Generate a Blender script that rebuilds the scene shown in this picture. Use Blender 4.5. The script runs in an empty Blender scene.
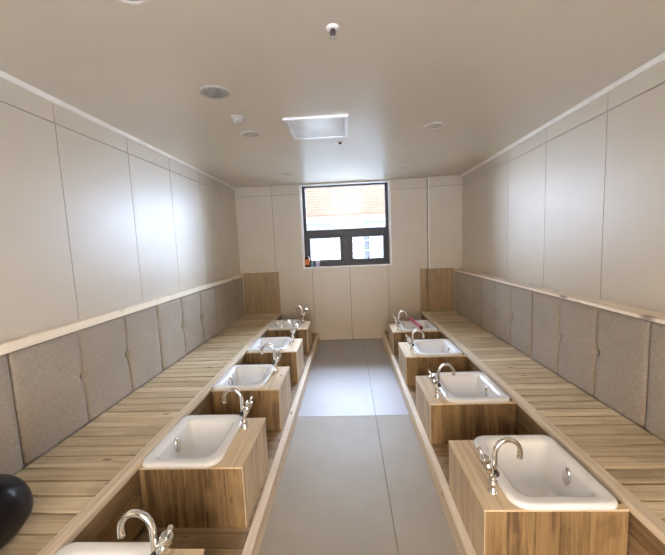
import bpy, bmesh, math, random
from mathutils import Vector, Matrix
random.seed(7)
PI = math.pi
S = bpy.context.scene
COL = S.collection

# ------------------------------------------------------------------ room sizes (metres)
H = 2.40
XL, XR = -1.672, 1.688           # side wall faces
D = 5.037                        # back wall face
Y0 = -1.5                        # rear end of the room, behind the camera
CL, CR = -1.625, 1.560           # faces of the wall cushions
ZBL, ZBR = 0.460, 0.423          # bench tops
BL, BR = -1.0615, 1.066          # bench fronts
AL, AR = -0.484, 0.468           # platform edges along the aisle
ZP = 0.12                        # platform top
WX0, WX1, WZ0, WZ1 = -0.690, 0.665, 1.130, 2.385   # window opening

# ------------------------------------------------------------------ node helpers
def mat(name):
    m = bpy.data.materials.new(name); m.use_nodes = True
    nt = m.node_tree; b = nt.nodes['Principled BSDF']
    return m, nt, b
def N(nt, t, **kw):
    n = nt.nodes.new(t)
    for k, v in kw.items(): setattr(n, k, v)
    return n
def ramp(nt, src, stops, interp='LINEAR'):
    r = N(nt, 'ShaderNodeValToRGB'); e = r.color_ramp.elements; r.color_ramp.interpolation = interp
    while len(e) < len(stops): e.new(0.5)
    for k, (p, c) in enumerate(stops):
        e[k].position = p; e[k].color = (*c, 1) if len(c) == 3 else c
    nt.links.new(src, r.inputs[0]); return r.outputs[0]
def mix(nt, fac, a, b, mode='MIX'):
    m = N(nt, 'ShaderNodeMix', data_type='RGBA', blend_type=mode)
    for sock, v in ((m.inputs[0], fac), (m.inputs[6], a), (m.inputs[7], b)):
        if isinstance(v, (int, float)): sock.default_value = v
        elif isinstance(v, tuple): sock.default_value = (*v, 1) if len(v) == 3 else v
        else: nt.links.new(v, sock)
    return m.outputs[2]
def coords(nt, scale=(1, 1, 1), rnd=0.0):
    tc = N(nt, 'ShaderNodeTexCoord'); out = tc.outputs['Object']
    if rnd:
        g = N(nt, 'ShaderNodeNewGeometry'); oi = N(nt, 'ShaderNodeObjectInfo')
        ad = N(nt, 'ShaderNodeMath', operation='ADD'); nt.links.new(g.outputs['Random Per Island'], ad.inputs[0]); nt.links.new(oi.outputs['Random'], ad.inputs[1])
        mu = N(nt, 'ShaderNodeMath', operation='MULTIPLY'); nt.links.new(ad.outputs[0], mu.inputs[0]); mu.inputs[1].default_value = rnd
        va = N(nt, 'ShaderNodeVectorMath', operation='ADD'); nt.links.new(out, va.inputs[0]); nt.links.new(mu.outputs[0], va.inputs[1]); out = va.outputs[0]
    mp = N(nt, 'ShaderNodeMapping'); mp.inputs['Scale'].default_value = scale
    nt.links.new(out, mp.inputs[0]); return mp.outputs[0]
def noise(nt, vec, scale, detail=4, rough=0.55, dist=0.0):
    n = N(nt, 'ShaderNodeTexNoise'); n.inputs['Scale'].default_value = scale; n.inputs['Detail'].default_value = detail
    n.inputs['Roughness'].default_value = rough; n.inputs['Distortion'].default_value = dist
    nt.links.new(vec, n.inputs['Vector']); return n.outputs[0]
def bump(nt, b, h, strength, dist=0.002):
    n = N(nt, 'ShaderNodeBump'); n.inputs['Strength'].default_value = strength; n.inputs['Distance'].default_value = dist
    nt.links.new(h, n.inputs['Height']); nt.links.new(n.outputs[0], b.inputs['Normal'])

def plain(name, col, rough=0.5, metal=0.0, spec=0.5, coat=0.0, var=0.06, vscale=6):
    m, nt, b = mat(name)
    n = noise(nt, coords(nt), vscale, 3)
    c1 = tuple(max(0, c * (1 - var)) for c in col); c2 = tuple(min(1, c * (1 + var)) for c in col)
    nt.links.new(ramp(nt, n, [(0.35, c1), (0.65, c2)]), b.inputs['Base Color'])
    b.inputs['Roughness'].default_value = rough; b.inputs['Metallic'].default_value = metal
    b.inputs['Specular IOR Level'].default_value = spec; b.inputs['Coat Weight'].default_value = coat
    return m

def wood(name, axis, lo, hi, stain=0.0, rough=0.5, knots=0.0, pvar=0.22, spec=0.4, streak=0.7):
    """pine: grain runs along axis; every board (mesh island) gets a tone of its own"""
    m, nt, b = mat(name)
    sc = [26, 26, 26]; sc[axis] = 1.6
    v = coords(nt, tuple(sc), 7.0)
    g = noise(nt, v, 1.0, 6, 0.62, 0.6)
    col = ramp(nt, g, [(0.28, lo), (0.72, hi)])
    geo = N(nt, 'ShaderNodeNewGeometry')
    br = ramp(nt, geo.outputs['Random Per Island'], [(0.0, (1 - pvar, 1 - pvar * 1.15, 1 - pvar * 1.35)), (1.0, (1.06, 1.04, 1.0))])
    col = mix(nt, 1.0, col, br, 'MULTIPLY')
    fs = [70, 70, 70]; fs[axis] = 1.1
    fine = noise(nt, coords(nt, tuple(fs), 9.0), 1.0, 4, 0.6, 0.3)
    fcol = ramp(nt, fine, [(0.30, (0.62, 0.52, 0.42)), (0.47, (1, 1, 1)), (0.66, (1.0, 1.0, 1.0)), (0.80, (1.10, 1.10, 1.10))])
    col = mix(nt, streak, col, mix(nt, 1.0, col, fcol, 'MULTIPLY'))
    if knots:
        vo = N(nt, 'ShaderNodeTexVoronoi'); vo.inputs['Scale'].default_value = 1.0
        ks = [9, 9, 9]; ks[axis] = 3.2
        nt.links.new(coords(nt, tuple(ks), 5.0), vo.inputs['Vector'])
        k = ramp(nt, vo.outputs['Distance'], [(0.06 * knots, (1, 1, 1)), (0.17 * knots, (0, 0, 0))])
        col = mix(nt, k, col, (0.16, 0.085, 0.035))
    if stain:
        ss = [22, 22, 22]; ss[axis] = 1.3
        st = noise(nt, coords(nt, tuple(ss), 3.0), 0.9, 5, 0.7, 0.9)
        st = ramp(nt, st, [(0.44, (0, 0, 0)), (0.60, (1, 1, 1))])
        big = ramp(nt, noise(nt, coords(nt, (1, 1, 1), 4.0), 5.0, 3), [(0.36, (0, 0, 0)), (0.54, (1, 1, 1))])
        f = mix(nt, 1.0, st, big, 'MULTIPLY')
        mu = N(nt, 'ShaderNodeMath', operation='MULTIPLY'); nt.links.new(f, mu.inputs[0]); mu.inputs[1].default_value = stain
        col = mix(nt, mu.outputs[0], col, (0.13, 0.075, 0.035))
    nt.links.new(col, b.inputs['Base Color'])
    b.inputs['Roughness'].default_value = rough; b.inputs['Specular IOR Level'].default_value = spec
    bump(nt, b, g, 0.25, 0.002)
    return m

# ------------------------------------------------------------------ materials
M = {}
def panel_mat(name, c, rough, spec):
    m, nt, b = mat(name)
    v = coords(nt, (1, 1, 1))
    a = noise(nt, v, 2.2, 4)
    col = ramp(nt, a, [(0.3, tuple(x * 0.95 for x in c)), (0.7, c)])
    nt.links.new(col, b.inputs['Base Color'])
    b.inputs['Roughness'].default_value = rough; b.inputs['Specular IOR Level'].default_value = spec
    b.inputs['Coat Weight'].default_value = 0.22; b.inputs['Coat Roughness'].default_value = 0.32
    return m
M['panel'] = panel_mat('wall_panel_finish', (0.57, 0.49, 0.375), 0.42, 0.55)
M['groove'] = plain('dark_groove', (0.05, 0.038, 0.028), 0.9)
M['ceiling'] = plain('ceiling_paint', (0.58, 0.50, 0.385), 0.32, spec=0.8, var=0.025, vscale=1.5)
M['moulding'] = plain('white_moulding', (0.82, 0.77, 0.69), 0.45)
M['white_trim'] = plain('white_window_casing', (0.82, 0.81, 0.79), 0.4)
M['alu'] = plain('dark_aluminium', (0.028, 0.024, 0.024), 0.45)
M['black'] = plain('black_plastic', (0.012, 0.011, 0.011), 0.4)
M['chrome'] = plain('chrome', (0.78, 0.77, 0.75), 0.12, metal=1.0, var=0.02)
M['dark_chrome'] = plain('tarnished_chrome', (0.12, 0.11, 0.10), 0.3, metal=1.0)
M['basin'] = plain('white_glazed_basin', (0.84, 0.83, 0.81), 0.18, spec=0.55, coat=0.3, var=0.015)
M['deck'] = wood('pale_pine_slats', 0, (0.61, 0.47, 0.295), (0.85, 0.725, 0.515), stain=0.35, knots=0.7, pvar=0.30, streak=0.75, rough=0.42, spec=0.6)
M['edge'] = wood('pale_pine_edging', 1, (0.68, 0.555, 0.41), (0.82, 0.71, 0.555), stain=0.15, knots=0.6, pvar=0.1)
M['rail'] = wood('knotty_pine_rail', 1, (0.76, 0.65, 0.50), (0.88, 0.79, 0.65), knots=1.25, streak=0.35, pvar=0.08)
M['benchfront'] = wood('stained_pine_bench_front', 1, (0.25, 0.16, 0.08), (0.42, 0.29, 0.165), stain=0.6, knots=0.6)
M['plat'] = wood('worn_pine_platform', 0, (0.29, 0.20, 0.11), (0.47, 0.35, 0.22), stain=0.6, knots=0.5)
M['box'] = wood('shaded_water_stained_pine', 2, (0.235, 0.145, 0.064), (0.40, 0.268, 0.132), stain=1.0, streak=0.6, knots=0.5, pvar=0.16)  # water stains over a base darkened for the shade on the box sides
M['boxfront'] = wood('lit_pine_box_front', 2, (0.53, 0.41, 0.27), (0.71, 0.58, 0.42), stain=0.3, knots=0.4, pvar=0.1)  # same pine as the sides, lightened for light falling on the aisle face
M['boxtop'] = wood('lit_pine_box_top', 1, (0.62, 0.475, 0.305), (0.80, 0.66, 0.47), stain=0.12, knots=0.5, pvar=0.08)  # box pine with the window light on the tops put into its tone
M['ply'] = wood('brown_plywood', 2, (0.29, 0.20, 0.105), (0.43, 0.31, 0.18), stain=0.35, knots=0.5)

def fabric():
    m, nt, b = mat('greige_linen_weave')
    v = coords(nt, (1, 1, 1))
    a = noise(nt, coords(nt, (1, 260, 40)), 1.0, 3); c = noise(nt, coords(nt, (1, 40, 260)), 1.0, 3)
    w = mix(nt, 0.5, a, c)
    col = ramp(nt, w, [(0.36, (0.26, 0.21, 0.155)), (0.64, (0.40, 0.335, 0.26))])
    big = ramp(nt, noise(nt, v, 5, 3), [(0.3, (0.93, 0.93, 0.93)), (0.7, (1.03, 1.02, 1.0))])
    nt.links.new(mix(nt, 1.0, col, big, 'MULTIPLY'), b.inputs['Base Color'])
    b.inputs['Roughness'].default_value = 0.85; b.inputs['Specular IOR Level'].default_value = 0.2
    b.inputs['Sheen Weight'].default_value = 0.15
    bump(nt, b, w, 0.4, 0.002)
    return m
M['fabric'] = fabric()

def floor_mat(name, c, rough, spec):
    m, nt, b = mat(name)
    a = noise(nt, coords(nt), 3.5, 6, 0.6)
    col = ramp(nt, a, [(0.3, tuple(x * 0.90 for x in c)), (0.7, c)])
    f = ramp(nt, noise(nt, coords(nt), 26, 5, 0.7), [(0.56, (0, 0, 0)), (0.72, (1, 1, 1))])
    mu = N(nt, 'ShaderNodeMath', operation='MULTIPLY'); nt.links.new(f, mu.inputs[0]); mu.inputs[1].default_value = 0.16
    nt.links.new(mix(nt, mu.outputs[0], col, (0.42, 0.36, 0.29)), b.inputs['Base Color'])
    b.inputs['Roughness'].default_value = rough; b.inputs['Specular IOR Level'].default_value = spec
    return m
M['floor'] = floor_mat('grey_beige_floor_sheet', (0.345, 0.29, 0.215), 0.55, 0.4)
M['floorfar'] = floor_mat('skylit_glossy_floor_sheet', (0.40, 0.375, 0.37), 0.40, 0.6)  # patch of window light put into this sheet's cooler, lighter grey and gloss

def glass():
    m, nt, b = mat('window_glass')
    out = nt.nodes['Material Output']
    tr = N(nt, 'ShaderNodeBsdfTransparent'); tr.inputs[0].default_value = (0.96, 0.98, 0.98, 1)
    gl = N(nt, 'ShaderNodeBsdfGlossy'); gl.inputs['Roughness'].default_value = 0.02
    fr = N(nt, 'ShaderNodeFresnel'); fr.inputs[0].default_value = 1.35
    ms = N(nt, 'ShaderNodeMixShader')
    nt.links.new(fr.outputs[0], ms.inputs[0]); nt.links.new(tr.outputs[0], ms.inputs[1]); nt.links.new(gl.outputs[0], ms.inputs[2])
    nt.links.new(ms.outputs[0], out.inputs[0])
    return m
M['glass'] = glass()

def brick():
    m, nt, b = mat('cream_orange_brick')
    tc = N(nt, 'ShaderNodeTexCoord'); sx = N(nt, 'ShaderNodeSeparateXYZ'); cx = N(nt, 'ShaderNodeCombineXYZ')
    nt.links.new(tc.outputs['Object'], sx.inputs[0]); nt.links.new(sx.outputs[0], cx.inputs[0]); nt.links.new(sx.outputs[2], cx.inputs[1])
    t = N(nt, 'ShaderNodeTexBrick'); nt.links.new(cx.outputs[0], t.inputs['Vector'])
    t.inputs['Color1'].default_value = (0.060, 0.031, 0.018, 1); t.inputs['Color2'].default_value = (0.080, 0.050, 0.033, 1)
    t.inputs['Mortar'].default_value = (0.105, 0.088, 0.072, 1); t.inputs['Scale'].default_value = 3.4
    nt.links.new(t.outputs['Color'], b.inputs['Base Color']); b.inputs['Roughness'].default_value = 0.8
    return m
M['brick'] = brick()
M['band'] = plain('white_stone_band', (0.20, 0.20, 0.20), 0.7)
M['cladding'] = plain('pale_blue_grey_cladding', (0.075, 0.095, 0.11), 0.6)
M['outglass'] = plain('neighbour_window_glass', (0.04, 0.05, 0.07), 0.4)
M['concrete'] = plain('outdoor_concrete', (0.55, 0.54, 0.52), 0.85)
M['vinyl'] = plain('black_glossy_vinyl', (0.007, 0.005, 0.006), 0.30, spec=0.25)
M['red'] = plain('red_strap_webbing', (0.50, 0.025, 0.07), 0.45)
M['darkred'] = plain('dark_red_end', (0.20, 0.012, 0.03), 0.45)
M['amber'] = plain('dark_brown_bottle', (0.075, 0.028, 0.012), 0.2)
M['orange'] = plain('orange_label_paper', (0.72, 0.22, 0.06), 0.6)
M['bluepl'] = plain('light_blue_plastic', (0.22, 0.52, 0.74), 0.35)
M['lilac'] = plain('lilac_plastic', (0.62, 0.55, 0.78), 0.35)
M['grille'] = plain('grey_grille', (0.42, 0.38, 0.33), 0.6)
M['grille_dark'] = plain('grille_hole', (0.22, 0.195, 0.165), 0.8)
M['lampwhite'] = plain('white_lamp_diffuser', (0.44, 0.39, 0.325), 0.35)
M['lampring'] = plain('white_lamp_ring', (0.62, 0.57, 0.49), 0.4)
M['acrylic'] = plain('glossy_white_acrylic', (0.88, 0.88, 0.88), 0.22, spec=0.9, coat=0.5)
M['alutrim'] = plain('bright_aluminium_trim', (0.72, 0.69, 0.65), 0.35, metal=0.6)

# ------------------------------------------------------------------ mesh helpers
def B(): return bmesh.new()
def add_box(bm, x0, x1, y0, y1, z0, z1, bev=0.0, mi=0):
    v = [bm.verts.new((x, y, z)) for x in (x0, x1) for y in (y0, y1) for z in (z0, z1)]
    fs = [(0, 1, 3, 2), (4, 6, 7, 5), (0, 4, 5, 1), (2, 3, 7, 6), (0, 2, 6, 4), (1, 5, 7, 3)]
    faces = [bm.faces.new([v[i] for i in f]) for f in fs]
    for f in faces: f.material_index = mi
    if bev:
        es = list({e for f in faces for e in f.edges})
        r = bmesh.ops.bevel(bm, geom=es, offset=bev, segments=2, profile=0.5, affect='EDGES')
        for f in r['faces']: f.material_index = mi
def add_tube(bm, pts, rad, n=14, cap=True, mi=0):
    pts = [Vector(p) for p in pts]
    rs = rad if isinstance(rad, (list, tuple)) else [rad] * len(pts)
    t0 = (pts[1] - pts[0]).normalized()
    ref = Vector((0, 1, 0)) if abs(t0.y) < 0.9 else Vector((1, 0, 0))
    u = t0.cross(ref).normalized(); rings = []
    for i, p in enumerate(pts):
        t = (pts[min(i + 1, len(pts) - 1)] - pts[max(i - 1, 0)]).normalized()
        u = (u - t * u.dot(t)).normalized(); w = t.cross(u)
        rings.append([bm.verts.new(p + (u * math.cos(a) + w * math.sin(a)) * rs[i]) for a in [2 * PI * k / n for k in range(n)]])
    for a, b in zip(rings, rings[1:]):
        for k in range(n):
            f = bm.faces.new((a[k], a[(k + 1) % n], b[(k + 1) % n], b[k])); f.smooth = True; f.material_index = mi
    if cap:
        for r, flip in ((rings[0], True), (rings[-1], False)):
            f = bm.faces.new(list(reversed(r)) if flip else r); f.material_index = mi
def add_lathe(bm, prof, c=(0, 0, 0), n=28, mi=0):
    """profile [(r,z)...] around the z axis"""
    rings = []
    for r, z in prof:
        if r < 1e-6: rings.append([bm.verts.new((c[0], c[1], c[2] + z))])
        else: rings.append([bm.verts.new((c[0] + r * math.cos(2 * PI * k / n), c[1] + r * math.sin(2 * PI * k / n), c[2] + z)) for k in range(n)])
    for a, b in zip(rings, rings[1:]):
        for k in range(n):
            q = [a[k % len(a)], a[(k + 1) % len(a)], b[(k + 1) % len(b)], b[k % len(b)]]
            q = list(dict.fromkeys(q))
            if len(q) >= 3:
                f = bm.faces.new(q); f.smooth = True; f.material_index = mi
def rrect(cx, cy, hx, hy, r, n=6):
    """rounded rectangle; r = four corner radii (+x+y, -x+y, -x-y, +x-y)"""
    out = []
    for (sx, sy, a0), q in zip(((1, 1, 0), (-1, 1, PI / 2), (-1, -1, PI), (1, -1, 1.5 * PI)), r):
        for k in range(n + 1):
            a = a0 + (PI / 2) * k / n
            out.append((cx + sx * (hx - q) + q * math.cos(a), cy + sy * (hy - q) + q * math.sin(a)))
    return out
def obj(name, bm, m, parent=None, smooth=False):
    bmesh.ops.recalc_face_normals(bm, faces=bm.faces)
    me = bpy.data.meshes.new(name); bm.to_mesh(me); bm.free()
    for x in (m if isinstance(m, (list, tuple)) else [m]): me.materials.append(x)
    if smooth:
        for p in me.polygons: p.use_smooth = True
    o = bpy.data.objects.new(name, me); COL.objects.link(o)
    if parent: o.parent = parent
    return o
def thing(name, label, cat, loc=(0, 0, 0), rz=0, group=None):
    o = bpy.data.objects.new(name, None); COL.objects.link(o); o.empty_display_size = 0.1
    o.location = loc; o.rotation_euler = (0, 0, rz)
    return tag(o, label, cat, group)
def tag(o, label, cat, group=None):
    o['label'] = label; o['category'] = cat
    if group: o['group'] = group
    return o
def struct(name, bm, m, parent=None, label=None):
    o = obj(name, bm, m, parent)
    if not parent: o['kind'] = 'structure'
    return o
def copy_tree(o, parent=None):
    c = o.copy(); COL.objects.link(c)
    if parent: c.parent = parent
    for ch in list(o.children): copy_tree(ch, c)
    return c

# ------------------------------------------------------------------ the setting
G = 0.005   # width of the joints between wall panels
def side_wall(name, x, out, seams):
    bm = B()
    a, b = sorted((x + out * 0.012, x + out * 0.10))
    add_box(bm, a, b, Y0, D + 0.10, 0, H, mi=1)
    ys = [Y0] + seams + [D + 0.02]
    for i in range(len(ys) - 1):
        for z0, z1 in ((0.0, 2.256), (2.256, H)):
            a, b = sorted((x, x + out * 0.013))
            add_box(bm, a, b, ys[i] + G * .6, ys[i + 1] - G * .6, z0 + (G * .5 if z0 else 0), z1 - (G * .5 if z1 < H else 0))
    return struct(name, bm, [M['panel'], M['groove']])
side_wall('wall_left', XL, -1, [-0.55, 0.07, 0.69, 1.31, 1.933, 2.577, 3.18, 3.818, 4.44])
side_wall('wall_right', XR, 1, [-0.32, 0.33, 0.98, 1.63, 2.284, 2.937, 3.588, 4.256])

# back wall with the window opening and the shallow pillar at its right end
bm = B()
bx0, bx1 = XL - 0.10, XR + 0.10
BT = 0.22
add_box(bm, bx0, WX0, D + 0.012, D + BT, 0, H, mi=1); add_box(bm, WX1, bx1, D + 0.012, D + BT, 0, H, mi=1)
add_box(bm, WX0, WX1, D + 0.012, D + BT, 0, WZ0, mi=1); add_box(bm, WX0, WX1, D + 0.012, D + BT, WZ1, H, mi=1)
def bp(x0, x1, z0, z1, l=1, r=1, t=1, b=1):
    h = G * .5
    add_box(bm, x0 + h * l, x1 - h * r, D, D + 0.013, z0 + h * b, z1 - h * t)
for z0, z1 in ((0, 2.252), (2.252, H)):
    bp(XL - .01, -1.112, z0, z1); bp(-1.112, WX0, z0, z1, r=0)
    bp(WX1, 1.199, z0, z1, l=0)
bp(WX0, -0.554, 0, WZ0, l=0, t=0); bp(-0.554, 0.023, 0, WZ0, t=0); bp(0.023, 0.60, 0, WZ0, t=0); bp(0.60, WX1, 0, WZ0, r=0, t=0)
bp(WX0, WX1, WZ1, H, l=0, r=0, b=0)
PXL = 1.199; PYF = D - 0.07
add_box(bm, PXL + .008, XR + .01, PYF + 0.008, D + .012, 0, H, mi=1)
for z0, z1 in ((0, 2.262), (2.262, H)):
    add_box(bm, PXL, XR + .01, PYF, PYF + .01, z0 + G * .5, z1 - G * .5)
    add_box(bm, PXL, PXL + .01, PYF, D, z0 + G * .5, z1 - G * .5)
struct('wall_back', bm, [M['panel'], M['groove']])

# rear wall, behind the photographer, with an unseen opening added to let in daylight
bm = B()
add_box(bm, bx0, -.6, Y0 - .12, Y0, 0, H); add_box(bm, .6, bx1, Y0 - .12, Y0, 0, H); add_box(bm, -.6, .6, Y0 - .12, Y0, 2.2, H)
struct('wall_rear', bm, M['panel'])

bm = B(); add_box(bm, bx0, bx1, Y0 - .12, D + BT, H, H + 0.12); struct('ceiling', bm, M['ceiling'])

bm = B()
add_box(bm, bx0, bx1, Y0 - .12, D + BT, -0.20, -0.008, mi=2)
FX = 0.188
for x0, x1 in ((bx0, FX), (FX, bx1)):
    for y0, y1, mi in ((Y0 - .12, 0.43, 0), (0.43, 2.735, 0), (2.735, D + .1, 1)):
        add_box(bm, x0 + .0015, x1 - .0015, y0 + .002, y1 - .002, -0.02, 0.0, mi=mi)
struct('floor', bm, [M['floor'], M['floorfar'], M['groove']])

for nm, x, s in (('trim_1', XL, 1), ('trim_2', XR, -1)):
    bm = B()
    a, b = sorted((x, x + s * 0.022)); add_box(bm, a, b, Y0, D, H - 0.032, H - 0.0005, 0.004)
    struct(nm, bm, M['moulding'])

bm = B(); add_box(bm, PXL - .004, PXL + .012, PYF - .004, PYF + .012, 0.44, H - .001, .002); struct('trim_3', bm, M['moulding'])
# window: white casing, dark frame, transom, mullion, three panes
FY0, FY1 = D + 0.085, D + 0.15
win = thing('window_1', 'dark aluminium window in the back wall', 'window', (0, 0, 0)); win['kind'] = 'structure'
bm = B(); w = .028
for a in ((WX0, WX0 + w, WZ0, WZ1), (WX1 - w, WX1, WZ0, WZ1), (WX0 + w, WX1 - w, WZ1 - .012, WZ1), (WX0 + w, WX1 - w, WZ0, WZ0 + .02)):
    add_box(bm, a[0], a[1], D - 0.004, D + BT, a[2], a[3], .002)
obj('casing', bm, M['white_trim'], win)
ix0, ix1, iz0, iz1 = WX0 + w, WX1 - w, WZ0 + .02, WZ1 - .012
bm = B()
for a in ((ix0, ix0 + .045, iz0, iz1), (ix1 - .045, ix1, iz0, iz1), (ix0 + .045, ix1 - .045, iz1 - .02, iz1), (ix0 + .045, ix1 - .045, iz0, iz0 + .05)):
    add_box(bm, a[0], a[1], FY0, FY1, a[2], a[3], .004)
obj('window_frame', bm, M['alu'], win)
TZ0, TZ1 = 1.612, 1.712
bm = B(); add_box(bm, ix0 + .045, ix1 - .045, FY0 - .004, FY1, TZ0, TZ1, .004); obj('transom', bm, M['alu'], win)
MX0, MX1 = -0.070, 0.035
bm = B(); add_box(bm, MX0, MX1, FY0 - .003, FY1, iz0 + .05, TZ0, .004); obj('mullion', bm, M['alu'], win)
for k, (a, b) in enumerate(((ix0 + .045, MX0), (MX1, ix1 - .045))):
    bm = B(); q = .042; z0, z1 = iz0 + .05, TZ0
    for r in ((a, a + q, z0, z1), (b - q, b, z0, z1), (a + q, b - q, z1 - .03, z1), (a + q, b - q, z0, z0 + .045)):
        add_box(bm, r[0], r[1], FY0 + .012, FY1 - .01, r[2], r[3], .004)
    sash = obj('sash', bm, M['alu'], win)
    bm = B(); add_box(bm, a + q - .004, b - q + .004, FY0 + .035, FY0 + .041, z0 + .041, z1 - .026); obj('pane', bm, M['glass'], sash)
    if k == 1:
        bm = B(); hx = (a + b) / 2
        add_box(bm, hx - .03, hx + .03, FY0 - .012, FY0 + .012, z0 + .012, z0 + .034, .004)
        add_tube(bm, [(hx, FY0 - .006, z0 + .03), (hx, FY0 - .03, z0 + .045), (hx + .02, FY0 - .034, z0 + .075)], .008, 10)
        obj('window_handle', bm, M['black'], sash)
bm = B(); add_box(bm, ix0 + .041, ix1 - .041, FY0 + .035, FY0 + .041, TZ1 - .004, iz1 - .016); obj('pane', bm, M['glass'], win)

# ------------------------------------------------------------------ the building across the lane and the ground outside
NY = 9.4
nb = thing('building', 'pale brick building across the lane seen through the window', 'building', (0, NY, -0.3))
bm = B(); add_box(bm, -2.3, 1.9, 0, 2.5, 2.55, 4.5, 0); obj('brick_wall', bm, M['brick'], nb)
bm = B(); add_box(bm, -2.35, 1.95, -0.06, 2.5, 2.38, 2.55, .01); obj('stone_band', bm, M['band'], nb)
bm = B(); add_box(bm, -2.3, 1.9, 0.02, 2.5, 0, 2.38, 0); obj('lower_wall', bm, M['cladding'], nb)
bm = B(); add_box(bm, -2.35, 1.95, -0.05, 2.55, 4.5, 4.6, .01); obj('parapet_coping', bm, M['band'], nb)
bm = B(); x0, x1, z0, z1 = 0.08, 0.62, 1.02, 2.12
add_box(bm, x0 - .06, x0, -.04, .04, z0 - .06, z1 + .06); add_box(bm, x1, x1 + .06, -.04, .04, z0 - .06, z1 + .06)
add_box(bm, x0, x1, -.04, .04, z1, z1 + .06); add_box(bm, x0, x1, -.04, .04, z0 - .06, z0)
add_box(bm, (x0 + x1) / 2 - .02, (x0 + x1) / 2 + .02, -.03, .03, z0, z1)
for k in (1, 2, 3): zz = z0 + (z1 - z0) * k / 4; add_box(bm, x0, x1, -.028, .028, zz - .015, zz + .015)
wf = obj('window_frame', bm, M['band'], nb)
bm = B(); add_box(bm, x0, x1, 0.0, .03, z0, z1); obj('pane', bm, M['outglass'], wf)
bm = B(); add_box(bm, -40, 40, -40, 40, -0.5, -0.3); g = struct('ground', bm, M['concrete'])

# ------------------------------------------------------------------ platforms, benches, rails, end panels
def platform(s, edge, bench, label):
    t = thing('platform', label, 'platform', (edge, (Y0 + D) / 2, 0)); oy = (Y0 + D) / 2
    L = lambda x: s * (x)            # local x away from the aisle
    def bx(bm, a, b, y0, y1, z0, z1, bev=0):
        p, q = sorted((s * a, s * b)); add_box(bm, p, q, y0 - oy, y1 - oy, z0, z1, bev)
    w = abs(bench - edge)
    bm = B(); bx(bm, 0.006, 0.026, Y0 + .01, D - .002, 0.0, ZP - .02); obj('riser', bm, M['edge'], t)
    bm = B(); bx(bm, 0.0, 0.045, Y0 + .01, D - .002, ZP - .02, ZP + .003, .004); obj('edge_board', bm, M['edge'], t)
    bm = B(); y = Y0 + .01
    while y < D - .01:
        y1 = min(y + .092, D - .002); bx(bm, 0.047, w - .001, y, y1 - .004, ZP - .022, ZP, .002); y += .092
    obj('slats', bm, M['plat'], t)
    return t
platform(-1, AL, BL, 'low pine platform step along the left side of the aisle')
platform(1, AR, BR, 'low pine platform step along the right side of the aisle')

def bench(s, front, back, zt, label, yend):
    t = thing('bench', label, 'bench', (front, (Y0 + D) / 2, 0)); oy = (Y0 + D) / 2
    w = abs(back - front)
    def bx(bm, a, b, y0, y1, z0, z1, bev=0):
        p, q = sorted((s * a, s * b)); add_box(bm, p, q, y0 - oy, y1 - oy, z0, z1, bev)
    bm = B(); y = Y0 + .01
    random.seed(3 if s > 0 else 5)
    while y < yend - .01:
        st = random.choice((.088, .092, .092, .096)); y1 = min(y + st, yend - .002)
        bx(bm, 0.058, w + .004, y, y1 - random.choice((.009, .011, .013)), zt - .024, zt - random.uniform(0, .0025), .002); y += st
    obj('seat_slats', bm, M['deck'], t)
    bm = B(); bx(bm, 0.0, 0.056, Y0 + .01, yend - .002, zt - .03, zt + .003, .004); obj('edge_board', bm, M['edge'], t)
    bm = B(); z = ZP + .001
    hh = (zt - .031 - z) / 3
    for k in range(3): bx(bm, 0.008, 0.028, Y0 + .01, yend - .002, z + k * hh, z + (k + 1) * hh - .003, .002)
    obj('front_boards', bm, M['benchfront'], t)
    for yy in (Y0 + .3, 1.2, 3.0, yend - .3):
        bm = B(); bx(bm, 0.05, 0.09, yy, yy + .06, 0.0, zt - .026); obj('leg', bm, M['benchfront'], t)
    return t
bench(-1, BL, CL + .002, ZBL, 'long pine slat bench down the left wall behind the five foot baths', D)
bench(1, BR, CR - .002, ZBR, 'long pine slat bench down the right wall behind the four foot baths', PYF)

# rails on top of the cushions
def rail(x0, x1, z0, z1, y1, label):
    bm = B(); a, b = sorted((x0, x1)); yy = Y0 + .01
    for nxt in (0.6, 2.9, y1):
        add_box(bm, a, b, yy, nxt - .001, z0, z1, .003); yy = nxt
    return tag(obj('wall_rail', bm, M['rail']), label, 'rail', None)
rail(XL + .001, CL + .004, 1.0405, 1.089, D - .022, 'knotty pine rail above the left row of wall cushions')
rail(XR - .001, CR - .004, 1.020, 1.040, PYF - .022, 'knotty pine rail above the right row of wall cushions')

# plywood end panels where the benches meet the back wall
bm = B(); add_box(bm, CL + .002, -1.075, D - .016, D - .001, ZBL + .001, 1.095, .002)
tag(obj('end_panel', bm, M['ply']), 'brown plywood panel on the back wall at the end of the left bench', 'panel')
bm = B(); add_box(bm, PXL - .020, CR - .002, PYF - .020, PYF - .005, ZBR + .005, 1.062, .002)
add_box(bm, PXL - .020, PXL - .005, PYF - .005, D - .017, ZBR + .005, 1.062)
add_box(bm, 1.075, PXL - .005, D - .016, D - .001, ZBR - .06, 1.062, .002)
tag(obj('end_panel', bm, M['ply']), 'brown plywood panel wrapping the pillar at the end of the right bench', 'panel')

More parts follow.
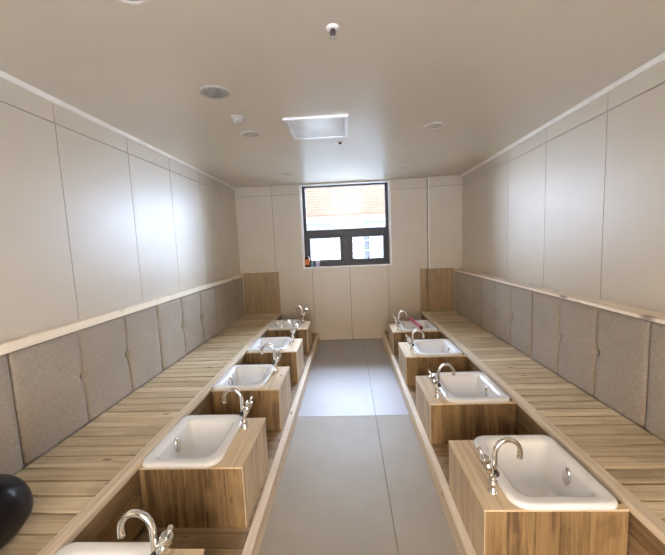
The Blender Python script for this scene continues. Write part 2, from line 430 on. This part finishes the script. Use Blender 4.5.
# ------------------------------------------------------------------ wall cushions: flat upholstered pads with stitched creases and tufts
def cushion(s, face, wall, y0, y1, z0, z1, ncre, label, group):
    """s: direction the pad faces (+1 = +x)"""
    root = thing('wall_cushion', label, 'cushion', (wall, (y0 + y1) / 2, z0), 0, group)
    W = y1 - y0; h = z1 - z0; th = abs(face - wall) - .003
    ny, nz = int(W / .006), int(h / .014)
    bm = B(); grid = []
    cr = [W * (k + 1) / (ncre + 1) for k in range(ncre)]
    tufts = [(c, h * .5) for c in cr]
    if W > .9: tufts += []
    for i in range(ny + 1):
        row = []
        for j in range(nz + 1):
            y = W * i / ny; z = h * j / nz
            e = min(y, W - y, h - z, z * 3 + .06)
            d = th - .016 * math.exp(-(e / .022)) - (.012 if min(y, W - y, h - z) < .001 else 0)
            for c in cr: d -= .0095 * math.exp(-((y - c) / .006) ** 2) + .006 * math.exp(-abs(y - c) / .05)
            for (ty, tz) in tufts:
                r = math.hypot(y - ty, z - tz); d -= .018 * math.exp(-(r / .03) ** 2) + .010 * math.exp(-r / .07)
            d += .002 * math.sin(y * 23 + z * 11) * math.sin(z * 17 + y0 * 5)
            row.append(bm.verts.new((s * (.003 + max(.004, d)), y - W / 2 + (.004 if i == 0 else -.004 if i == ny else 0), z)))
        grid.append(row)
    for i in range(ny):
        for j in range(nz):
            f = bm.faces.new((grid[i][j], grid[i + 1][j], grid[i + 1][j + 1], grid[i][j + 1])); f.smooth = True
    # back and edges
    per = [grid[i][0] for i in range(ny + 1)] + [grid[ny][j] for j in range(1, nz + 1)] + [grid[i][nz] for i in range(ny - 1, -1, -1)] + [grid[0][j] for j in range(nz - 1, 0, -1)]
    bk = [bm.verts.new((s * .002, v.co.y, v.co.z)) for v in per]
    n = len(per)
    for k in range(n): bm.faces.new((per[k], per[(k + 1) % n], bk[(k + 1) % n], bk[k]))
    bm.faces.new(bk)
    obj('pad', bm, M['fabric'], root)
    for (ty, tz) in tufts:
        bm = B(); prof = [(0, .004), (.005, .0035), (.009, .001), (.009, -.006), (0, -.006)]
        add_lathe(bm, prof, n=14)
        bmesh.ops.rotate(bm, verts=bm.verts, cent=(0, 0, 0), matrix=Matrix.Rotation(s * PI / 2, 3, 'Y'))
        bmesh.ops.translate(bm, verts=bm.verts, vec=(s * (th - .020), ty - W / 2, tz))
        obj('button', bm, M['fabric'], root)
    return root
gl, gr = 'cushions along the left wall', 'cushions along the right wall'
lefts = [(0.235, 1.465, 'beige linen wall cushion on the left, nearest, behind the black bag'),
         (1.465, 2.696, 'beige linen wall cushion on the left beside the second nearest foot bath'),
         (2.696, 3.926, 'beige linen wall cushion on the left, second from the back wall'),
         (3.926, D - .018, 'beige linen wall cushion on the left, touching the back end panel')]
for a, b, l in lefts: cushion(1, CL, XL, a + .001, b - .001, ZBL + .002, 1.0395, 2, l, gl)
rights = [(0.672, 1.777, 'beige linen wall cushion on the right, nearest, cut by the photo edge'),
          (1.777, 2.882, 'beige linen wall cushion on the right, second nearest'),
          (2.882, 3.987, 'beige linen wall cushion on the right, second from the back'),
          (3.987, PYF - .018, 'beige linen wall cushion on the right, farthest, touching the end panel')]
for a, b, l in rights: cushion(-1, CR, XR, a + .001, b - .001, ZBR + .002, 1.019, 2, l, gr)

# ------------------------------------------------------------------ foot baths
def make_bath(zt, depth, length, bx0, bx1, tx, ty, by_over=.006):
    """local frame: +x to the bench, aisle face at x=0, y centred, z=0 on the platform; zt is the height of the deck"""
    r = thing('foot_bath', '', 'foot bath')
    hl = length / 2; th = .02
    bm = B(); n = 5
    for k in range(n):
        a = -hl + length * k / n; add_box(bm, 0, .006, a + .0012, a + length / n - .0012, .002, zt - .010, .0015)
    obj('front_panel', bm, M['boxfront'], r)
    for sy in (-1, 1):
        bm = B(); nn = 5; x = .0065
        wds = [.085, .11, .095, .115, .2]; 
        for wd in wds:
            x1 = min(x + wd, depth - .002)
            y0, y1 = sorted((sy * hl, sy * (hl - th)))
            add_box(bm, x + .0008, x1 - .0008, y0, y1, .002, zt - .010, .0015); x = x1
            if x >= depth - .003: break
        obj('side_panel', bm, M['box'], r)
    bm = B()
    add_box(bm, -.002, bx0 + .055, -hl - .001, hl + .001, zt - .009, zt, .002)
    add_box(bm, bx0 + .056, depth - .002, -hl - .001, -hl + .03, zt - .009, zt, .002)
    add_box(bm, bx0 + .056, depth - .002, hl - .03, hl + .001, zt - .009, zt, .002)
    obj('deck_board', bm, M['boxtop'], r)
    # basin
    cx, hx = (bx0 + bx1) / 2, (bx1 - bx0) / 2; hy = hl + by_over
    bm = B(); RH = .026
    def ring(hx_, hy_, z, rad, ox=0, oy=0):
        return [bm.verts.new((x + ox, y + oy, z)) for x, y in rrect(cx, 0, hx_, hy_, rad, 7)]
    A = lambda k: (.045 * k, .075 * k, .075 * k, .045 * k)
    q = .012
    R = [ring(hx - .012, hy - .012, zt - .008, A(.9)), ring(hx - .001, hy - .001, zt + .001, A(1)), ring(hx, hy, zt + .006, A(1)), ring(hx, hy, zt + RH - .008, A(1)),
         ring(hx - .004, hy - .004, zt + RH - .002, A(1)), ring(hx - .012, hy - .012, zt + RH, A(.95)),
         ring(hx - .040, hy - .042, zt + RH - .002, A(.85)), ring(hx - .052, hy - .054, zt + RH - .008, A(.8)), ring(hx - .058, hy - .060, zt + RH - .024, A(.8)),
         ring(hx - .068, hy - .068, zt - .06, A(.8)), ring(hx - .082, hy - .080, zt - .15, A(.85)), ring(hx - .092, hy - .09, zt - .175, A(.85)), ring(hx - .115, hy - .115, zt - .186, A(.7)),
         ring(.03, .03, zt - .190, (.028,) * 4)]
    for a, b in zip(R, R[1:]):
        m = len(a)
        for k in range(m):
            f = bm.faces.new((a[k], a[(k + 1) % m], b[(k + 1) % m], b[k])); f.smooth = True
    bm.faces.new(R[-1])
    # underside of the bowl (so that it is a solid shell)
    U = [R[0]] + [ring(hx - .05, hy - .055, zt - .012, A(.8)), ring(hx - .060, hy - .060, zt - .06, A(.8)), ring(hx - .078, hy - .075, zt - .165, A(.85)), ring(hx - .105, hy - .105, zt - .198, A(.7))]
    for a, b in zip(U, U[1:]):
        m = len(a)
        for k in range(m): f = bm.faces.new((a[k], b[k], b[(k + 1) % m], a[(k + 1) % m])); f.smooth = True
    bm.faces.new(list(reversed(U[-1])))
    ba = obj('basin', bm, M['basin'], r)
    bm = B()     # overflow cover on the bench-side wall of the bowl, an upright oval
    prof = [(0, .012), (.012, .012), (.020, .009), (.024, .003), (.024, -.004), (0, -.004)]
    add_lathe(bm, prof, n=24)
    for v in bm.verts: v.co.x *= 1.75; v.co.y *= .95
    bmesh.ops.rotate(bm, verts=bm.verts, cent=(0, 0, 0), matrix=Matrix.Rotation(-PI / 2 + .06, 3, 'Y'))
    bmesh.ops.translate(bm, verts=bm.verts, vec=(cx + hx - .066, -.008, zt - .032))
    obj('overflow_cover', bm, M['chrome'], ba)
    bm = B(); add_lathe(bm, [(0, .006), (.016, .005), (.024, .002), (.024, -.003), (0, -.003)], (cx + .05, .02, zt - .186), 24)
    obj('drain', bm, M['chrome'], ba)
    # tap: base flange, pillar, dark collar, gooseneck spout, slanted valve with lever
    bm = B()
    add_lathe(bm, [(0, 0), (.022, 0), (.022, .004), (.016, .010), (.0135, .014), (.0125, .05), (.0125, .068), (.016, .074), (.016, .082), (0, .084)], (tx, ty, zt), 22)
    add_lathe(bm, [(0, .032), (.017, .032), (.0185, .042), (.017, .052), (0, .052)], (tx, ty, zt), 22)
    tp = obj('tap', bm, M['chrome'], r)
    bm = B(); add_lathe(bm, [(0, 0), (.0175, 0), (.0185, .005), (.0175, .012), (0, .012)], (tx + .008, ty, zt + .078), 20)
    obj('collar', bm, M['dark_chrome'], tp)
    bm = B(); pts = [(tx + .008, ty, zt + .088), (tx + .008, ty, zt + .13), (tx + .008, ty, zt + .178)]
    for k in range(1, 15):
        a = PI * k / 14 * 1.04; pts.append((tx + .008 + .052 - .052 * math.cos(a), ty, zt + .178 + .056 * math.sin(a)))
    e = pts[-1]; pts += [(e[0] - .002, ty, e[2] - .016)]
    rad = [.0105] * (len(pts) - 2) + [.0115, .0125]
    add_tube(bm, pts, rad, 14)
    obj('spout', bm, M['chrome'], tp)
    bm = B()
    add_tube(bm, [(tx + .004, ty, zt + .070), (tx - .018, ty, zt + .112), (tx - .030, ty, zt + .140)], [.0155, .0180, .0175], 16)
    add_tube(bm, [(tx - .029, ty, zt + .138), (tx - .037, ty, zt + .158)], [.0215, .0185], 16)
    obj('valve_body', bm, M['chrome'], tp)
    bm = B()
    add_tube(bm, [(tx - .036, ty, zt + .155), (tx - .048, ty + .004, zt + .175), (tx - .056, ty + .01, zt + .194)], [.0085, .0070, .0085], 10)
    add_tube(bm, [(tx - .034, ty - .026, zt + .152), (tx - .034, ty + .026, zt + .152)], [.0085, .0085], 10)
    obj('lever_handle', bm, M['chrome'], tp)
    return r
ZTL, ZTR = 0.440 - ZP, 0.405 - ZP
fl = make_bath(ZTL, abs(BL) - .545 - .001, .455, .117, .512, .094, -.117)
fr = make_bath(ZTR, BR - .506 - .001, .470, .112, .532, .075, -.138)
L = [(0.585, 'foot bath nearest the camera on the left, only its tap and rim showing'),
     (1.467, 'large wooden foot bath with white basin, second nearest in the left row'),
     (2.323, 'wooden foot bath with white basin, middle one of the left row'),
     (3.180, 'wooden foot bath with bluish white basin, second farthest in the left row'),
     (4.050, 'small looking foot bath at the far end of the left row by the back wall')]
for k, (y, lb) in enumerate(L):
    o = fl if k == 0 else copy_tree(fl)
    o.location = (-0.545, y + .2275, ZP + .001); o.rotation_euler = (0, 0, PI)
    tag(o, lb, 'foot bath', 'foot baths in the left row')
Rr = [(1.246, 'wooden foot bath with white basin, nearest in the right row'),
      (2.122, 'wooden foot bath with white basin, second nearest in the right row'),
      (3.030, 'wooden foot bath with bluish white basin, third in the right row'),
      (3.907, 'far foot bath in the right row with a red strap across its basin')]
for k, (y, lb) in enumerate(Rr):
    o = fr if k == 0 else copy_tree(fr)
    o.location = (0.506, y + .235, ZP + .001); o.rotation_euler = (0, 0, 0)
    tag(o, lb, 'foot bath', 'foot baths in the right row')

# red strap lying across the far right basin
st = thing('strap', 'red strap lying across the far right foot bath basin', 'strap', (0.82, 4.14, 0.435))
bm = B(); pts = []
for k in range(15):
    t = k / 14; pts.append((-.02 + .035 * t, .26 - .50 * t, .0175 + .006 * math.sin(PI * t)))
add_tube(bm, pts, .0175, 12)
for v in bm.verts: v.co.z = v.co.z
obj('band', bm, M['red'], st)
bm = B(); e = pts[-1]; add_tube(bm, [(e[0], e[1] + .03, e[2] + .006), (e[0] + .002, e[1] - .006, e[2] + .006), (e[0] + .003, e[1] - .030, e[2] + .001)], [.0215, .0215, .0180], 12)
obj('grip', bm, M['darkred'], st)

# black bag slumped on the left bench
bag = thing('bag', 'glossy black bag on the left bench at the photo edge', 'bag', (-1.335, 1.0, ZBL + .003))
bm = B(); bmesh.ops.create_icosphere(bm, subdivisions=4, radius=1)
for v in bm.verts:
    c = v.co.copy(); x, y, z = c
    sgn = lambda a: (1 if a >= 0 else -1) * abs(a) ** .8
    px = sgn(x) * .135; py = sgn(y) * .15; pz = (sgn(z) * .5 + .5) * .25
    k = 1 - .12 * max(0, z); px *= k; py *= k
    w = .004 * math.sin(x * 7 + z * 5) * math.cos(y * 6)
    v.co = (px + w, py + w, max(0, pz))
obj('body', bm, M['vinyl'], bag, smooth=True)
bm = B(); add_tube(bm, [(.02, -.06, .245), (.03, -.05, .262), (.035, 0, .272), (.03, .05, .262), (.02, .06, .245)], .007, 10)
obj('handle', bm, M['vinyl'], bag)

# ------------------------------------------------------------------ bottles on the window sill
SZ = WZ0 + .020
bt = thing('bottle', 'dark brown bottle with orange label on the window sill', 'bottle', (-0.628, D + 0.040, SZ))
bm = B(); add_lathe(bm, [(0, 0), (.034, 0), (.037, .006), (.037, .115), (.030, .135), (.015, .146), (.014, .160), (0, .160)]); obj('body', bm, M['amber'], bt); bt.scale = (1.05, 1.05, 1.12)
bm = B(); add_lathe(bm, [(.0365, .030), (.0382, .031), (.0382, .108), (.0365, .109)]); obj('label_paper', bm, M['orange'], bt)
bm = B(); add_lathe(bm, [(0, .150), (.017, .150), (.017, .182), (.014, .186), (0, .186)]); obj('cap', bm, M['black'], bt)
bt = thing('small_bottle', 'small light blue bottle beside the brown bottle on the sill', 'bottle', (-0.548, D + 0.045, SZ))
bm = B(); add_lathe(bm, [(0, 0), (.019, 0), (.021, .004), (.021, .058), (.012, .070), (.010, .076), (0, .076)]); obj('body', bm, M['bluepl'], bt)
bm = B(); add_lathe(bm, [(0, .070), (.012, .070), (.012, .092), (0, .094)]); obj('cap', bm, M['white_trim'], bt)
bt = thing('jar', 'small lilac jar on the window sill next to the blue bottle', 'jar', (-0.468, D + 0.045, SZ))
bm = B(); add_lathe(bm, [(0, 0), (.028, 0), (.031, .004), (.031, .058), (.028, .062), (0, .062)]); obj('body', bm, M['lilac'], bt)
bm = B(); add_lathe(bm, [(0, .060), (.033, .060), (.033, .084), (.030, .087), (0, .087)]); obj('lid', bm, M['white_trim'], bt)

# ------------------------------------------------------------------ ceiling fittings (hang from z = H; local z points up)
def downlight(x, y, label):
    t = thing('downlight', label, 'ceiling light', (x, y, H), 0, 'recessed round ceiling lights')
    bm = B(); add_lathe(bm, [(.064, -.001), (.066, -.005), (.078, -.006), (.083, -.002), (.083, .004), (.064, .004)], n=40); obj('ring', bm, M['lampring'], t)
    bm = B(); add_lathe(bm, [(0, -.003), (.05, -.003), (.0635, -.002), (.0635, .004), (0, .004)], n=40); obj('diffuser', bm, M['lampwhite'], t)
downlight(-.735, 1.205, 'round ceiling light at the very top left, cut by the photo edge')
downlight(-.745, 2.757, 'round unlit ceiling light just past the smoke detector on the left')
downlight(-.734, 4.30, 'small round ceiling light farthest on the left, near the window')
downlight(.735, 2.815, 'round unlit ceiling light on the right side of the ceiling')
downlight(.742, 4.29, 'small round ceiling light farthest on the right, near the pillar')

sp = thing('speaker_grille', 'round perforated speaker grille in the left of the ceiling', 'speaker', (-.740, 2.0, H))
bm = B(); add_lathe(bm, [(.074, 0), (.076, -.007), (.082, -.008), (.086, -.002), (.086, .004), (.074, .004)], n=40); obj('rim', bm, M['grille'], sp)
bm = B(); add_lathe(bm, [(0, -.007), (.074, -.004), (.074, .004), (0, .004)], n=40)
for i in range(-6, 7):
    for j in range(-6, 7):
        hx_, hy_ = i * .011 + (j % 2) * .0055, j * .0105
        if math.hypot(hx_, hy_) < .066: add_lathe(bm, [(0, -.0082), (.0032, -.0080), (.0032, -.004), (0, -.004)], (hx_, hy_, 0), 8, mi=1)
obj('grille', bm, [M['grille'], M['grille_dark']], sp)

sd = thing('smoke_detector', 'small smoke detector between speaker grille and ceiling light', 'smoke detector', (-.736, 2.40, H))
bm = B(); add_lathe(bm, [(0, -.012), (.052, -.010), (.054, .003), (0, .003)], n=32); obj('base', bm, M['grille'], sd)
bm = B(); add_lathe(bm, [(0, -.040), (.022, -.039), (.036, -.028), (.040, -.012), (0, -.011)], n=32); obj('sensor_head', bm, M['grille'], sd)

sk = thing('sprinkler', 'chrome sprinkler head near the front of the ceiling', 'sprinkler', (-.028, 1.502, H))
bm = B(); add_lathe(bm, [(0, -.006), (.018, -.008), (.027, -.004), (.029, .003), (0, .003)], n=32); obj('escutcheon', bm, M['moulding'], sk)
bm = B(); add_lathe(bm, [(0, -.005), (.009, -.006), (.008, -.028), (.004, -.034), (0, -.034)], n=16)
for sx in (-1, 1): add_tube(bm, [(sx * .008, 0, -.008), (sx * .012, 0, -.022), (sx * .003, 0, -.040)], .0022, 8)
obj('body', bm, M['dark_chrome'], sk)
bm = B(); add_lathe(bm, [(0, -.044), (.013, -.043), (.013, -.040), (0, -.039)], n=24); obj('deflector', bm, M['chrome'], sk)

pl = thing('ceiling_hatch', 'square glossy white panel with metal frame in the ceiling centre', 'ceiling panel', (-.195, 2.69, H))
bm = B(); a = .235
for r in ((-a, a, -a, -a + .03), (-a, a, a - .03, a), (-a, -a + .03, -a + .03, a - .03), (a - .03, a, -a + .03, a - .03)):
    add_box(bm, *r, -.016, .003, .003)
obj('frame', bm, M['alutrim'], pl)
bm = B(); add_box(bm, -a + .031, a - .031, -a + .031, a - .031, -.011, .003, .002); obj('cover', bm, M['acrylic'], pl)
sn = thing('ceiling_sensor', 'tiny dark sensor on the ceiling just behind the white square panel', 'sensor', (-.031, 3.094, H))
bm = B(); add_lathe(bm, [(0, -.008), (.024, -.006), (.027, .003), (0, .003)], n=24); obj('base', bm, M['lampring'], sn)
bm = B(); add_lathe(bm, [(0, -.020), (.010, -.018), (.015, -.008), (0, -.007)], n=20); obj('lens', bm, M['black'], sn)

# ------------------------------------------------------------------ daylight
wd = bpy.data.worlds.new('overcast_sky'); S.world = wd; wd.use_nodes = True
nt = wd.node_tree; bg = nt.nodes['Background']
tc = N(nt, 'ShaderNodeTexCoord'); sx = N(nt, 'ShaderNodeSeparateXYZ'); nt.links.new(tc.outputs['Generated'], sx.inputs[0])
dp = N(nt, 'ShaderNodeVectorMath', operation='DOT_PRODUCT'); nt.links.new(tc.outputs['Generated'], dp.inputs[0]); dp.inputs[1].default_value = (.20, .62, .76)
mr = N(nt, 'ShaderNodeMath', operation='MULTIPLY_ADD'); mr.inputs[1].default_value = .5; mr.inputs[2].default_value = .5
nt.links.new(dp.outputs['Value'], mr.inputs[0])
# overcast sky: warm and dull away from the sun, bright blue-white cloud high up where the sun stands behind the building
skyc = ramp(nt, mr.outputs[0], [(0.15, (1.0, 0.77, 0.55)), (0.45, (1.0, 0.90, 0.78)), (0.66, (1.5, 1.65, 2.05)), (0.83, (1.55, 1.95, 2.7)), (0.97, (4.6, 5.6, 7.6))])
cl = noise(nt, tc.outputs['Generated'], 2.5, 5)
skyc = mix(nt, ramp(nt, cl, [(0.45, (0, 0, 0)), (0.7, (1, 1, 1))]), skyc, mix(nt, 0.35, skyc, (1.0, 1.0, 1.0)))
nt.links.new(skyc, bg.inputs[0]); bg.inputs[1].default_value = 5.0
wd.cycles.sampling_method = 'MANUAL'; wd.cycles.sample_map_resolution = 512

def portal(name, loc, rot, sx_, sy_):
    l = bpy.data.lights.new(name, 'AREA'); l.shape = 'RECTANGLE'; l.size = sx_; l.size_y = sy_
    l.cycles.is_portal = True
    o = bpy.data.objects.new(name, l); COL.objects.link(o); o.location = loc; o.rotation_euler = rot
portal('window_daylight', ((WX0 + WX1) / 2, D + .25, (WZ0 + WZ1) / 2), (-PI / 2, 0, 0), WX1 - WX0, WZ1 - WZ0)
portal('added_rear_daylight', (0, Y0 - .14, 1.1), (PI / 2, 0, 0), 1.2, 2.2)  # guides skylight through the added rear opening

# ------------------------------------------------------------------ camera
f, yaw, pitch, roll, ch = 330.83, .049, -.101, .043, 1.489
cy, sy, cp, sp_, cr, sr = math.cos(yaw), math.sin(yaw), math.cos(pitch), math.sin(pitch), math.cos(roll), math.sin(roll)
M1 = Matrix(((cy, sy, 0), (-sy, cy, 0), (0, 0, 1))); M2 = Matrix(((1, 0, 0), (0, cp, sp_), (0, -sp_, cp))); M3 = Matrix(((cr, 0, -sr), (0, 1, 0), (sr, 0, cr)))
Rm = M3 @ M2 @ M1
right, fwd, up = Rm[0], Rm[1], Rm[2]
cam = bpy.data.cameras.new('camera'); cam.sensor_width = 36; cam.sensor_fit = 'HORIZONTAL'; cam.lens = f * 36 / 665; cam.clip_start = .02
co = bpy.data.objects.new('camera', cam); COL.objects.link(co)
mw = Matrix.Identity(4)
for i in range(3):
    mw[i][0], mw[i][1], mw[i][2] = right[i], up[i], -fwd[i]
mw.translation = (0, 0, ch); co.matrix_world = mw
S.camera = co

vs = S.view_settings
S.display_settings.display_device = 'sRGB'
vs.view_transform = 'Standard'; vs.look = 'None'; vs.gamma = 1; vs.use_curve_mapping = False
vs.exposure = 1.5
S.cycles.use_denoising = True
S.cycles.max_bounces = 14; S.cycles.diffuse_bounces = 8; S.cycles.transparent_max_bounces = 16
S.cycles.sample_clamp_indirect = 8.0
